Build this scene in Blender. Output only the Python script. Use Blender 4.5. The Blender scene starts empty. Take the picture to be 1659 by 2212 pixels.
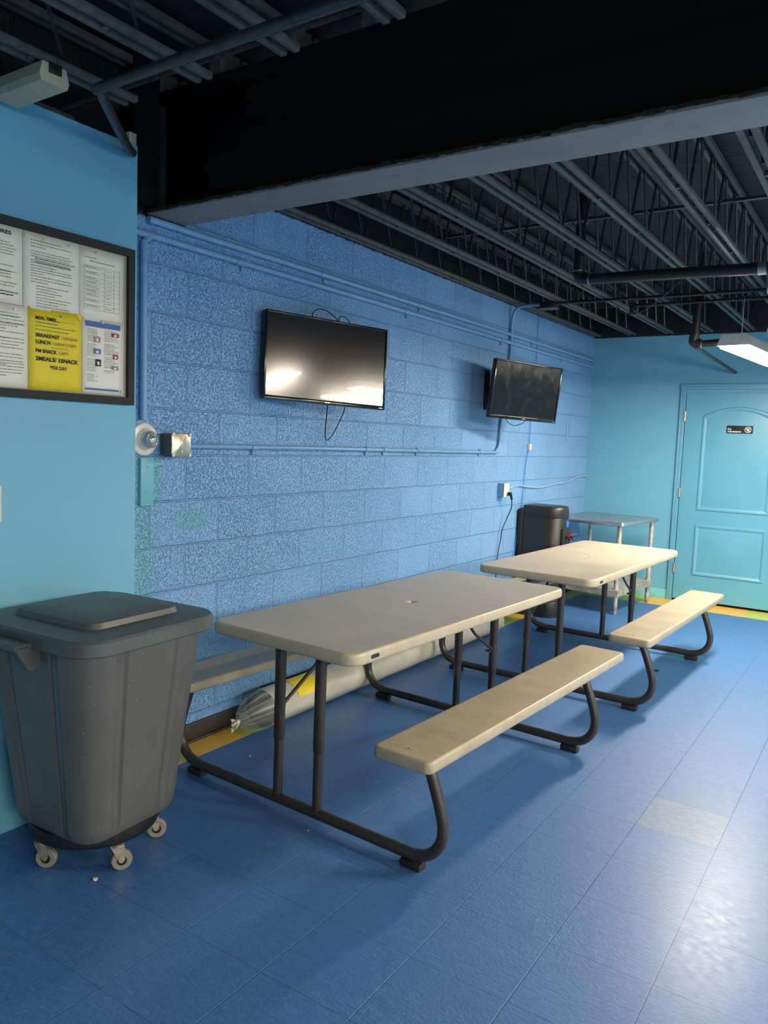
import bpy, bmesh, math, random
from mathutils import Vector, Matrix
random.seed(7)
sc = bpy.context.scene
C = sc.collection
PI = math.pi

# ------------------------------------------------------------------ camera
def make_camera():
    yaw, pitch, roll = 0.5831, -0.0941, 0.0378
    cy, sy, cp, sp = math.cos(yaw), math.sin(yaw), math.cos(pitch), math.sin(pitch)
    f = Vector((-sy*cp, cy*cp, sp)); r = Vector((cy, sy, 0)); u = r.cross(f)
    cr, sr = math.cos(roll), math.sin(roll)
    r2 = cr*r + sr*u; u2 = -sr*r + cr*u
    cam = bpy.data.cameras.new('camera'); o = bpy.data.objects.new('camera', cam); C.objects.link(o)
    M = Matrix((r2, u2, -f)).transposed().to_4x4(); M.translation = (2.682, 0.0, 1.458)
    o.matrix_world = M
    cam.sensor_fit = 'VERTICAL'; cam.sensor_height = 24.0; cam.sensor_width = 18.0
    cam.lens = 1671.9*24.0/2212.0; cam.clip_start = 0.02; cam.clip_end = 60
    sc.camera = o
make_camera()

# ------------------------------------------------------------------ view, world, light levels
vs = sc.view_settings
sc.display_settings.display_device = 'sRGB'
vs.view_transform = 'Standard'; vs.look = 'None'; vs.gamma = 1.0; vs.use_curve_mapping = False
vs.exposure = 0.0
w = bpy.data.worlds.new('world'); sc.world = w; w.use_nodes = True
w.node_tree.nodes['Background'].inputs[0].default_value = (0.5, 0.6, 0.75, 1)
w.node_tree.nodes['Background'].inputs[1].default_value = 0.0
LAMP = (1.0, 0.87, 0.70)
# fixtures: near end centre x, y, diffuser z, yaw (0 = along y), length, emission
LIGHTS = [
    (1.735, 5.42, 2.135, -0.098, 1.24, 172.0),
    (3.28, 3.60, 2.20, -1.66, 1.24, 140.0),
    (4.31, 4.45, 2.20, -0.52, 1.24, 70.0),
    (5.25, 4.35, 2.20, -0.39, 1.24, 265.0),
    (5.60, -1.60, 2.23, -0.20, 1.24, 470.0),
    (6.60, 1.50, 2.23, -0.20, 1.24, 400.0),  # unseen lamp, added to balance the light from the right
]

# ------------------------------------------------------------------ node helpers
def mat(name):
    m = bpy.data.materials.new(name); m.use_nodes = True
    nt = m.node_tree; b = nt.nodes['Principled BSDF']
    return m, nt, b
def nd(nt, t, **kw):
    n = nt.nodes.new(t)
    for k, v in kw.items():
        setattr(n, k, v)
    return n
def math_(nt, op, a, b=None, c=None, clamp=False):
    n = nt.nodes.new('ShaderNodeMath'); n.operation = op; n.use_clamp = clamp
    for i, v in enumerate((a, b, c)):
        if v is None: continue
        if isinstance(v, (int, float)): n.inputs[i].default_value = v
        else: nt.links.new(v, n.inputs[i])
    return n.outputs[0]
def mixc(nt, fac, a, b, mode='MIX'):
    n = nt.nodes.new('ShaderNodeMix'); n.data_type = 'RGBA'; n.blend_type = mode
    if isinstance(fac, (int, float)): n.inputs[0].default_value = fac
    else: nt.links.new(fac, n.inputs[0])
    for i, v in ((6, a), (7, b)):
        if isinstance(v, (tuple, list)): n.inputs[i].default_value = (*v[:3], 1)
        else: nt.links.new(v, n.inputs[i])
    return n.outputs[2]
def noise(nt, vec, scale, detail=3, rough=0.5, dist=0.0):
    n = nt.nodes.new('ShaderNodeTexNoise'); n.inputs['Scale'].default_value = scale
    n.inputs['Detail'].default_value = detail; n.inputs['Roughness'].default_value = rough
    n.inputs['Distortion'].default_value = dist
    if vec is not None: nt.links.new(vec, n.inputs['Vector'])
    return n.outputs['Fac']
def ramp(nt, fac, p0, p1, v0=0.0, v1=1.0):
    n = nt.nodes.new('ShaderNodeMapRange'); n.clamp = True
    n.inputs[1].default_value = p0; n.inputs[2].default_value = p1
    n.inputs[3].default_value = v0; n.inputs[4].default_value = v1
    nt.links.new(fac, n.inputs[0]); return n.outputs[0]
def coords(nt):
    g = nt.nodes.new('ShaderNodeTexCoord'); s = nt.nodes.new('ShaderNodeSeparateXYZ')
    nt.links.new(g.outputs['Object'], s.inputs[0])
    return g.outputs['Object'], s.outputs[0], s.outputs[1], s.outputs[2]
def comb(nt, x, y, z=0.0):
    n = nt.nodes.new('ShaderNodeCombineXYZ')
    for i, v in enumerate((x, y, z)):
        if isinstance(v, (int, float)): n.inputs[i].default_value = v
        else: nt.links.new(v, n.inputs[i])
    return n.outputs[0]
def bump(nt, b, h, strength=0.3, dist=0.002):
    n = nt.nodes.new('ShaderNodeBump'); n.inputs['Strength'].default_value = strength
    n.inputs['Distance'].default_value = dist
    nt.links.new(h, n.inputs['Height']); nt.links.new(n.outputs[0], b.inputs['Normal'])
def setb(b, col=None, rough=0.5, metal=0.0, spec=0.5, coat=0.0):
    if col is not None: b.inputs['Base Color'].default_value = (*col, 1)
    b.inputs['Roughness'].default_value = rough; b.inputs['Metallic'].default_value = metal
    b.inputs['Specular IOR Level'].default_value = spec
    b.inputs['Coat Weight'].default_value = coat
def simple(name, col, rough=0.5, metal=0.0, spec=0.5, var=0.12, scale=30, bstr=0.08, bscale=200, coat=0.0):
    m, nt, b = mat(name); setb(b, col, rough, metal, spec, coat)
    P, x, y, z = coords(nt)
    n = noise(nt, P, scale, 4, 0.6)
    d = tuple(c*(1-var) for c in col); l = tuple(min(1, c*(1+var)) for c in col)
    nt.links.new(mixc(nt, ramp(nt, n, 0.3, 0.7), d, l), b.inputs['Base Color'])
    nt.links.new(ramp(nt, n, 0.3, 0.7, max(0.03, rough-0.06), min(1, rough+0.06)), b.inputs['Roughness'])
    if bstr: bump(nt, b, noise(nt, P, bscale, 2), bstr, 0.001)
    return m
def box_mask(nt, a, b, lo0, hi0, lo1, hi1, soft=0.004, wob=None):
    def edge(v, lo, hi):
        s = ramp(nt, v, lo-soft, lo+soft); e = ramp(nt, v, hi-soft, hi+soft, 1, 0)
        return math_(nt, 'MULTIPLY', s, e)
    if wob is not None:
        a = math_(nt, 'ADD', a, wob); b = math_(nt, 'ADD', b, wob)
    return math_(nt, 'MULTIPLY', edge(a, lo0, hi0), edge(b, lo1, hi1))

BLUE = (0.165, 0.345, 0.57); TEAL = (0.165, 0.46, 0.58); BLACK = (0.012, 0.013, 0.015)

# ------------------------------------------------------------------ materials
def mat_block_wall():
    m, nt, b = mat('blue_block_paint'); setb(b, BLUE, 0.42)
    P, x, y, z = coords(nt)
    wob = math_(nt, 'MULTIPLY', math_(nt, 'SUBTRACT', noise(nt, P, 6, 3), 0.5), 0.010)
    u = math_(nt, 'ADD', math_(nt, 'ADD', y, -2.425+20*0.4064), wob)
    v = math_(nt, 'ADD', math_(nt, 'ADD', z, -1.350+8*0.2032), wob)
    br = nd(nt, 'ShaderNodeTexBrick', offset=0.5, offset_frequency=2, squash=1.0)
    nt.links.new(comb(nt, u, v), br.inputs['Vector'])
    br.inputs['Scale'].default_value = 1.0; br.inputs['Brick Width'].default_value = 0.4064
    br.inputs['Row Height'].default_value = 0.2032; br.inputs['Mortar Size'].default_value = 0.0055
    br.inputs['Mortar Smooth'].default_value = 0.6; br.inputs['Bias'].default_value = 0.0
    br.inputs['Color1'].default_value = (0, 0, 0, 1); br.inputs['Color2'].default_value = (1, 1, 1, 1)
    sep = nd(nt, 'ShaderNodeSeparateColor'); nt.links.new(br.outputs['Color'], sep.inputs[0])
    rnd = sep.outputs[0]; mort = br.outputs['Fac']
    # pores of the blocks, stronger on some blocks than others
    n1 = noise(nt, P, 95, 5, 0.7, 0.6); pores = ramp(nt, n1, 0.36, 0.5)
    amt = ramp(nt, math_(nt, 'ADD', rnd, math_(nt, 'MULTIPLY', noise(nt, P, 1.3, 2), 0.9)), 0.1, 1.6, 0.35, 0.8)
    pitt = math_(nt, 'MULTIPLY', math_(nt, 'SUBTRACT', 1.0, pores), amt)
    n2 = noise(nt, P, 12, 4)
    h = math_(nt, 'SUBTRACT', math_(nt, 'MULTIPLY', n2, 0.25), math_(nt, 'MULTIPLY', mort, 1.9))
    h = math_(nt, 'SUBTRACT', h, math_(nt, 'MULTIPLY', pitt, 0.75))
    h = math_(nt, 'ADD', h, math_(nt, 'MULTIPLY', noise(nt, P, 210, 3, 0.6), 0.35))
    bump(nt, b, h, 0.9, 0.0055)
    # colour
    c = mixc(nt, ramp(nt, noise(nt, P, 3, 3), 0.3, 0.7), (0.190, 0.405, 0.73), (0.225, 0.445, 0.77))
    c = mixc(nt, math_(nt, 'MULTIPLY', pitt, 0.62), c, (0.07, 0.17, 0.36))
    # touch-ups in the teal of the other walls
    rag = math_(nt, 'MULTIPLY', math_(nt, 'SUBTRACT', noise(nt, P, 22, 4, 0.7), 0.5), 0.06)
    t1 = box_mask(nt, y, z, 2.0, 2.285, 1.12, 1.335, 0.02, rag)
    t2 = box_mask(nt, y, z, 2.375, 2.555, 1.005, 1.108, 0.012, rag)
    t3 = box_mask(nt, y, z, 2.0, 2.245, 0.60, 1.13, 0.03, rag)
    t4 = box_mask(nt, y, z, 2.0, 2.55, 0.30, 0.62, 0.09, math_(nt, 'MULTIPLY', rag, 3.0))
    tt = math_(nt, 'MAXIMUM', math_(nt, 'MAXIMUM', t1, math_(nt, 'MULTIPLY', t2, 0.75)), math_(nt, 'MAXIMUM', math_(nt, 'MULTIPLY', t3, 0.75), math_(nt, 'MULTIPLY', t4, 0.6)))
    c = mixc(nt, math_(nt, 'MULTIPLY', tt, 0.75), c, (0.14, 0.45, 0.50))
    # black paint above the ceiling line and around the beam pocket
    zz = math_(nt, 'ADD', z, math_(nt, 'MULTIPLY', math_(nt, 'SUBTRACT', noise(nt, P, 28, 4, 0.8), 0.5), 0.05))
    up = ramp(nt, zz, 2.556, 2.566)
    nearb = math_(nt, 'MULTIPLY', ramp(nt, y, 2.40, 2.405, 1, 0), ramp(nt, zz, 2.335, 2.345))
    c = mixc(nt, math_(nt, 'MAXIMUM', up, nearb), c, BLACK)
    nt.links.new(c, b.inputs['Base Color'])
    nt.links.new(ramp(nt, noise(nt, P, 40, 3), 0.3, 0.7, 0.30, 0.46), b.inputs['Roughness'])
    return m
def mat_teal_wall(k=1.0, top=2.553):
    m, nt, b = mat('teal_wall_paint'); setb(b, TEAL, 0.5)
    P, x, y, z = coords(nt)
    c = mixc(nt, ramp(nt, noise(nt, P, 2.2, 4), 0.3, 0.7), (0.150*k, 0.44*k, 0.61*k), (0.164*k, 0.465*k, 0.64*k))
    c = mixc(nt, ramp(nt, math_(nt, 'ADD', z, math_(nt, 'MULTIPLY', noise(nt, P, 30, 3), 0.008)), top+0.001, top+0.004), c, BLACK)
    nt.links.new(c, b.inputs['Base Color'])
    bump(nt, b, noise(nt, P, 260, 3), 0.12, 0.0008)
    return m
def mat_floor():
    m, nt, b = mat('floor_tiles'); setb(b, (0.03, 0.12, 0.36), 0.3)
    P, x, y, z = coords(nt)
    T = 0.297
    u = math_(nt, 'DIVIDE', math_(nt, 'ADD', x, -2.24+30*T), T)
    v = math_(nt, 'DIVIDE', math_(nt, 'ADD', y, -2.98+60*T), T)
    iu = math_(nt, 'FLOOR', u); iv = math_(nt, 'FLOOR', v)
    wn = nd(nt, 'ShaderNodeTexWhiteNoise', noise_dimensions='3D'); nt.links.new(comb(nt, iu, iv), wn.inputs['Vector'])
    rnd = wn.outputs['Value']
    fu = math_(nt, 'FRACT', u); fv = math_(nt, 'FRACT', v)
    eu = math_(nt, 'MINIMUM', fu, math_(nt, 'SUBTRACT', 1.0, fu)); ev = math_(nt, 'MINIMUM', fv, math_(nt, 'SUBTRACT', 1.0, fv))
    seam = ramp(nt, math_(nt, 'MINIMUM', eu, ev), 0.002, 0.0065, 1, 0)
    # streaky flecks pressed into the tiles
    st = nd(nt, 'ShaderNodeMapping'); nt.links.new(P, st.inputs[0]); st.inputs['Rotation'].default_value = (0, 0, 0.5); st.inputs['Scale'].default_value = (18, 70, 1)
    fl = noise(nt, st.outputs[0], 1.5, 5, 0.65, 0.8)
    c = mixc(nt, ramp(nt, fl, 0.35, 0.7), (0.028, 0.108, 0.300), (0.048, 0.160, 0.395))
    c = mixc(nt, math_(nt, 'MULTIPLY', ramp(nt, fl, 0.66, 0.74), 0.28), c, (0.25, 0.42, 0.62))
    c = mixc(nt, ramp(nt, rnd, 0, 1, 0.0, 0.22), c, (0.03, 0.10, 0.26))
    # yellow / green border tiles along both walls
    bord = math_(nt, 'MAXIMUM', math_(nt, 'MULTIPLY', math_(nt, 'LESS_THAN', x, 2.24-7*T), math_(nt, 'GREATER_THAN', y, 2.06)), math_(nt, 'GREATER_THAN', y, 2.98+15*T))
    onb = math_(nt, 'GREATER_THAN', y, 2.98+15*T)
    pl = math_(nt, 'MODULO', math_(nt, 'ADD', iv, 0.0), 2.0)
    pb = math_(nt, 'MODULO', math_(nt, 'ADD', iu, 1.0), 2.0)
    par = math_(nt, 'ADD', math_(nt, 'MULTIPLY', pb, onb), math_(nt, 'MULTIPLY', pl, math_(nt, 'SUBTRACT', 1.0, onb)))
    bc = mixc(nt, math_(nt, 'GREATER_THAN', par, 0.5), (0.74, 0.42, 0.035), (0.42, 0.50, 0.045))
    bc = mixc(nt, math_(nt, 'MULTIPLY', ramp(nt, fl, 0.5, 0.7), 0.35), bc, (0.62, 0.58, 0.20))
    c = mixc(nt, bord, c, bc)
    # replacement tile, paler than its neighbours
    g = box_mask(nt, x, y, 2.24-T, 2.24, 2.98, 2.98+T, 0.001)
    c = mixc(nt, math_(nt, 'MULTIPLY', g, 0.5), c, mixc(nt, ramp(nt, fl, 0.35, 0.7), (0.12, 0.17, 0.25), (0.24, 0.28, 0.34)))
    c = mixc(nt, math_(nt, 'MULTIPLY', seam, 0.4), c, (0.012, 0.04, 0.10))
    # chair-drag scratches and scuffs
    sm = nd(nt, 'ShaderNodeMapping'); nt.links.new(P, sm.inputs[0]); sm.inputs['Rotation'].default_value = (0, 0, 0.12); sm.inputs['Scale'].default_value = (1.2, 26, 1)
    s1 = noise(nt, sm.outputs[0], 1.0, 6, 0.75, 0.5)
    patch = ramp(nt, noise(nt, P, 2.0, 2), 0.5, 0.72)
    sc1 = math_(nt, 'MULTIPLY', ramp(nt, math_(nt, 'ABSOLUTE', math_(nt, 'SUBTRACT', s1, 0.5)), 0.0, 0.006, 1, 0), patch)
    spk = ramp(nt, noise(nt, P, 120, 2, 0.5), 0.71, 0.76)
    sc_all = math_(nt, 'MAXIMUM', math_(nt, 'MULTIPLY', sc1, 0.3), math_(nt, 'MULTIPLY', spk, 0.35))
    c = mixc(nt, math_(nt, 'MULTIPLY', sc_all, math_(nt, 'SUBTRACT', 1.0, bord)), c, (0.32, 0.45, 0.58))
    nt.links.new(c, b.inputs['Base Color'])
    b.inputs['Specular IOR Level'].default_value = 0.75; b.inputs['Coat Weight'].default_value = 0.40
    nt.links.new(ramp(nt, noise(nt, P, 34, 5, 0.7), 0.3, 0.7, 0.26, 0.38), b.inputs['Coat Roughness'])
    r = ramp(nt, noise(nt, P, 30, 5, 0.7), 0.3, 0.7, 0.46, 0.58)
    nt.links.new(math_(nt, 'ADD', r, math_(nt, 'MULTIPLY', g, 0.05)), b.inputs['Roughness'])
    h = math_(nt, 'ADD', noise(nt, P, 95, 3, 0.6), math_(nt, 'MULTIPLY', fl, 0.5))
    h = math_(nt, 'SUBTRACT', h, math_(nt, 'MULTIPLY', seam, 0.6))
    bump(nt, b, h, 0.65, 0.0032)
    return m
def mat_plastic_top(name, col, rough):
    m, nt, b = mat(name); setb(b, col, rough)
    P, x, y, z = coords(nt)
    n = noise(nt, P, 5, 5, 0.7, 0.6)
    c = mixc(nt, ramp(nt, n, 0.3, 0.75), tuple(k*0.80 for k in col), tuple(k*1.06 for k in col))
    sm = nd(nt, 'ShaderNodeMapping'); nt.links.new(P, sm.inputs[0]); sm.inputs['Rotation'].default_value = (0, 0, 0.35); sm.inputs['Scale'].default_value = (5, 22, 1)
    ridge = ramp(nt, math_(nt, 'ADD', x, math_(nt, 'MULTIPLY', noise(nt, P, 4, 2), 0.12)), 0.20, 0.40)
    rub = math_(nt, 'MULTIPLY', ridge, ramp(nt, noise(nt, sm.outputs[0], 1.0, 3, 0.6, 0.6), 0.42, 0.66))
    c = mixc(nt, math_(nt, 'MULTIPLY', rub, 0.30), c, tuple(k*0.6 for k in col))
    nt.links.new(c, b.inputs['Base Color'])
    nt.links.new(ramp(nt, n, 0.3, 0.7, rough-0.05, rough+0.08), b.inputs['Roughness'])
    bump(nt, b, noise(nt, P, 330, 2), 0.12, 0.0007)
    return m
def mat_bin():
    m, nt, b = mat('grey_bin_plastic'); setb(b, (0.08, 0.083, 0.08), 0.42)
    P, x, y, z = coords(nt)
    mp = nd(nt, 'ShaderNodeMapping'); nt.links.new(P, mp.inputs[0]); mp.inputs['Scale'].default_value = (24, 24, 0.7)
    dr = noise(nt, mp.outputs[0], 1.6, 4, 0.6)
    low = ramp(nt, z, 0.15, 0.6, 1, 0)
    drip = math_(nt, 'MULTIPLY', ramp(nt, math_(nt, 'ABSOLUTE', math_(nt, 'SUBTRACT', dr, 0.56)), 0.0, 0.006, 1, 0), low)
    c = mixc(nt, ramp(nt, noise(nt, P, 7, 4), 0.3, 0.7), (0.080, 0.082, 0.078), (0.100, 0.100, 0.094))
    c = mixc(nt, math_(nt, 'MULTIPLY', drip, 0.5), c, (0.26, 0.26, 0.25))
    spk = ramp(nt, noise(nt, P, 85, 1), 0.76, 0.80)
    c = mixc(nt, math_(nt, 'MULTIPLY', spk, 0.5), c, (0.4, 0.4, 0.38))
    nt.links.new(c, b.inputs['Base Color'])
    bump(nt, b, noise(nt, P, 300, 2), 0.10, 0.0007)
    return m
def mat_deck():
    m, nt, b = mat('black_deck_boards'); setb(b, (0.02, 0.021, 0.025), 0.65)
    P, x, y, z = coords(nt)
    mp = nd(nt, 'ShaderNodeMapping'); nt.links.new(P, mp.inputs[0]); mp.inputs['Scale'].default_value = (2.2, 9, 1)
    n = noise(nt, mp.outputs[0], 2.5, 6, 0.7)
    fy = math_(nt, 'FRACT', math_(nt, 'MULTIPLY', y, 6.6))
    gap = ramp(nt, fy, 0.03, 0.07, 1, 0)
    c = mixc(nt, ramp(nt, n, 0.3, 0.7), (0.008, 0.008, 0.010), (0.022, 0.022, 0.027))
    c = mixc(nt, gap, c, (0.003, 0.003, 0.004))
    nt.links.new(c, b.inputs['Base Color'])
    bump(nt, b, math_(nt, 'SUBTRACT', n, gap), 0.7, 0.008)
    return m
def mat_flange():
    m, nt, b = mat('worn_beam_flange_paint'); setb(b, (0.16, 0.17, 0.175), 0.5)
    P, x, y, z = coords(nt)
    n = noise(nt, P, 4, 6, 0.75)
    c = mixc(nt, ramp(nt, n, 0.35, 0.65), (0.20, 0.195, 0.18), (0.27, 0.26, 0.235))
    mp = nd(nt, 'ShaderNodeMapping'); nt.links.new(P, mp.inputs[0]); mp.inputs['Scale'].default_value = (6, 40, 10)
    s = ramp(nt, noise(nt, mp.outputs[0], 1.3, 4, 0.7), 0.62, 0.72)
    c = mixc(nt, math_(nt, 'MULTIPLY', s, 0.45), c, (0.05, 0.055, 0.06))
    nt.links.new(c, b.inputs['Base Color']); return m
def mat_mesh_bag():
    m, nt, b = mat('clear_plastic_bag'); setb(b, (0.75, 0.78, 0.76), 0.3)
    P, x, y, z = coords(nt)
    at = math_(nt, 'ARCTAN2', math_(nt, 'ADD', x, 0.0), z)
    fold = noise(nt, comb(nt, math_(nt, 'MULTIPLY', at, 7.0), math_(nt, 'MULTIPLY', y, 2.0)), 1.5, 3, 0.6)
    nt.links.new(ramp(nt, fold, 0.48, 0.75, 0.16, 0.85), b.inputs['Alpha'])
    bump(nt, b, fold, 0.6, 0.01)
    return m
def mat_roll():
    m, nt, b = mat('cream_roll_wrap'); setb(b, (0.55, 0.52, 0.42), 0.28, coat=0.3)
    P, x, y, z = coords(nt)
    n = noise(nt, P, 7, 4, 0.6, 1.0)
    nt.links.new(mixc(nt, ramp(nt, n, 0.3, 0.7), (0.48, 0.45, 0.36), (0.62, 0.59, 0.48)), b.inputs['Base Color'])
    bump(nt, b, noise(nt, P, 11, 3, 0.5, 1.5), 0.35, 0.006); return m
def mat_rust_steel():
    m, nt, b = mat('worn_galvanised_steel'); setb(b, (0.5, 0.49, 0.46), 0.45, 0.5)
    P, x, y, z = coords(nt)
    n = noise(nt, P, 14, 6, 0.75)
    c = mixc(nt, ramp(nt, n, 0.4, 0.6), (0.62, 0.60, 0.55), (0.36, 0.33, 0.29))
    low = ramp(nt, z, 0.02, 0.30, 1, 0)
    c = mixc(nt, math_(nt, 'MULTIPLY', math_(nt, 'MULTIPLY', low, ramp(nt, noise(nt, P, 30, 4), 0.4, 0.6)), 0.6), c, (0.22, 0.13, 0.08))
    nt.links.new(c, b.inputs['Base Color']); return m
def mat_screen(smear):
    m, nt, b = mat('glossy_tv_screen' if not smear else 'smeared_tv_screen')
    setb(b, (0.006, 0.005, 0.006), 0.14 if not smear else 0.25, 0, 0.6 if not smear else 0.35)
    P, x, y, z = coords(nt)
    n = noise(nt, P, 5, 5, 0.7, 2.0)
    if smear:
        nt.links.new(mixc(nt, ramp(nt, n, 0.55, 0.85), (0.006, 0.005, 0.006), (0.022, 0.020, 0.021)), b.inputs['Base Color'])
        nt.links.new(ramp(nt, n, 0.45, 0.8, 0.16, 0.30), b.inputs['Roughness'])
    else:
        bump(nt, b, noise(nt, P, 3.0, 1), 0.04, 0.01)
        b.inputs['Coat Weight'].default_value = 0.9; b.inputs['Coat Roughness'].default_value = 0.02
        b.inputs['Roughness'].default_value = 0.15
    return m
def mat_emit(name, strength, col=LAMP):
    m, nt, b = mat(name)
    P, x, y, z = coords(nt)
    b.inputs['Base Color'].default_value = (0.8, 0.8, 0.78, 1)
    b.inputs['Emission Color'].default_value = (*col, 1); b.inputs['Emission Strength'].default_value = strength
    return m

M = {}
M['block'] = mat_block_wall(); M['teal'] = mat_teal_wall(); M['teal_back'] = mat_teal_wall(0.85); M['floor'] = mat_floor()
M['deck'] = mat_deck(); M['flange'] = mat_flange()
M['black_steel'] = simple('matt_black_beam_paint', (0.004, 0.004, 0.0045), 0.8, 0, 0.15, 0.2)
M['dust'] = simple('dusty_flange_edge', (0.035, 0.027, 0.022), 0.95, 0, 0.1, 0.4, 60, 0.6, 120)
M['joist'] = simple('black_joist_paint', (0.085, 0.083, 0.078), 0.5, 0.0, 0.5, 0.35, 25)
M['web'] = simple('black_rod_paint', (0.05, 0.05, 0.052), 0.32, 0.2, 0.5, 0.3, 40)
M['pipe'] = simple('black_pipe_paint', (0.014, 0.013, 0.013), 0.4, 0, 0.5, 0.3)
M['tan'] = mat_plastic_top('tan_table_plastic', (0.53, 0.46, 0.335), 0.33)
M['tan2'] = mat_plastic_top('tan_bench_plastic', (0.42, 0.36, 0.255), 0.36)
M['tube'] = simple('brown_powder_coat', (0.040, 0.034, 0.030), 0.36, 0.15, 0.5, 0.2, 60)
M['cap'] = simple('black_rubber', (0.012, 0.012, 0.012), 0.6)
M['bin'] = mat_bin()
M['binlid'] = simple('grey_lid_plastic', (0.080, 0.088, 0.088), 0.45, 0, 0.5, 0.12, 9, 0.15, 260)
M['dolly'] = simple('dirty_black_dolly_plastic', (0.012, 0.012, 0.012), 0.5, 0, 0.5, 0.6, 60, 0.2)
M['tyre'] = simple('grey_rubber_tyre', (0.24, 0.22, 0.18), 0.6)
M['castor'] = simple('dull_zinc', (0.42, 0.37, 0.26), 0.45, 0.7, 0.5, 0.3, 60)
M['bluepipe'] = simple('blue_painted_conduit', (0.17, 0.35, 0.58), 0.35, 0, 0.5, 0.1)
M['greyblue'] = simple('grey_blue_cable', (0.26, 0.42, 0.55), 0.4, 0, 0.5, 0.1)
M['bluewire'] = simple('blue_network_cable', (0.02, 0.14, 0.62), 0.4)
M['blackcord'] = simple('black_cord', (0.006, 0.006, 0.006), 0.4)
M['steel'] = simple('galvanised_box_steel', (0.46, 0.43, 0.36), 0.35, 0.8, 0.5, 0.35, 40)
M['boxside'] = simple('dark_box_side', (0.07, 0.09, 0.12), 0.5)
M['white'] = simple('cream_white_plastic', (0.72, 0.68, 0.56), 0.4)
M['porcelain'] = simple('white_porcelain', (0.74, 0.71, 0.62), 0.25)
M['chrome'] = simple('silvered_glass', (0.62, 0.60, 0.54), 0.15, 0.75, 0.5, 0.1)
M['tvframe'] = simple('gloss_black_tv_frame', (0.008, 0.008, 0.009), 0.18)
M['tvmount'] = simple('black_mount_steel', (0.012, 0.013, 0.016), 0.5)
M['screen'] = mat_screen(False); M['screen2'] = mat_screen(True)
M['silver'] = simple('silver_print', (0.5, 0.5, 0.48), 0.3, 0.5)
M['boardframe'] = simple('charcoal_board_frame', (0.032, 0.032, 0.030), 0.7, 0, 0.3)
M['cork'] = simple('pale_board_face', (0.42, 0.38, 0.30), 0.8)
M['paper'] = simple('white_paper', (0.90, 0.84, 0.70), 0.6, 0, 0.4, 0.03, 8, 0)
M['yellow'] = simple('yellow_paper', (0.86, 0.66, 0.03), 0.6, 0, 0.4, 0.04, 8, 0)
M['ink'] = simple('black_ink', (0.02, 0.02, 0.018), 0.7)
M['greyink'] = simple('grey_fine_print', (0.26, 0.25, 0.22), 0.7)
M['oliveink'] = simple('thin_print_on_yellow', (0.35, 0.26, 0.03), 0.7)
M['blueink'] = simple('blue_print', (0.07, 0.14, 0.38), 0.6)
M['redink'] = simple('red_picture', (0.30, 0.035, 0.035), 0.6, 0, 0.5, 0.6, 90)
M['pinkink'] = simple('pink_picture', (0.42, 0.22, 0.20), 0.6, 0, 0.5, 0.6, 90)
M['doorteal'] = simple('teal_door_paint', (0.105, 0.33, 0.46), 0.38, 0, 0.5, 0.03, 3, 0.05)
M['hinge'] = simple('brushed_hinge', (0.55, 0.53, 0.48), 0.35, 0.8)
M['sign'] = simple('black_sign_plastic', (0.008, 0.012, 0.02), 0.3)
M['baseblack'] = simple('brown_black_cove_base', (0.022, 0.018, 0.016), 0.4, 0, 0.5, 0.3, 12)
M['cooler'] = simple('black_cooler_plastic', (0.018, 0.017, 0.016), 0.38, 0, 0.5, 0.15)
M['redtap'] = simple('red_tap', (0.65, 0.02, 0.03), 0.3); M['bluetap'] = simple('blue_tap', (0.02, 0.14, 0.65), 0.3)
M['rust'] = mat_rust_steel()
M['stainless'] = simple('stainless_top', (0.42, 0.45, 0.46), 0.30, 0.85, 0.5, 0.05, 6)
M['roll'] = mat_roll(); M['bag'] = mat_mesh_bag()
M['cream'] = simple('cream_metal', (0.50, 0.44, 0.30), 0.5)
M['lampmetal'] = simple('white_lamp_housing', (0.62, 0.60, 0.55), 0.4)
M['tealplate'] = simple('teal_painted_board', (0.15, 0.46, 0.55), 0.45, 0, 0.5, 0.05, 8)
M['debris'] = simple('paper_scrap', (0.7, 0.66, 0.58), 0.7)
M['zinc'] = simple('zinc_clip', (0.5, 0.5, 0.5), 0.3, 0.9)

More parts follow.
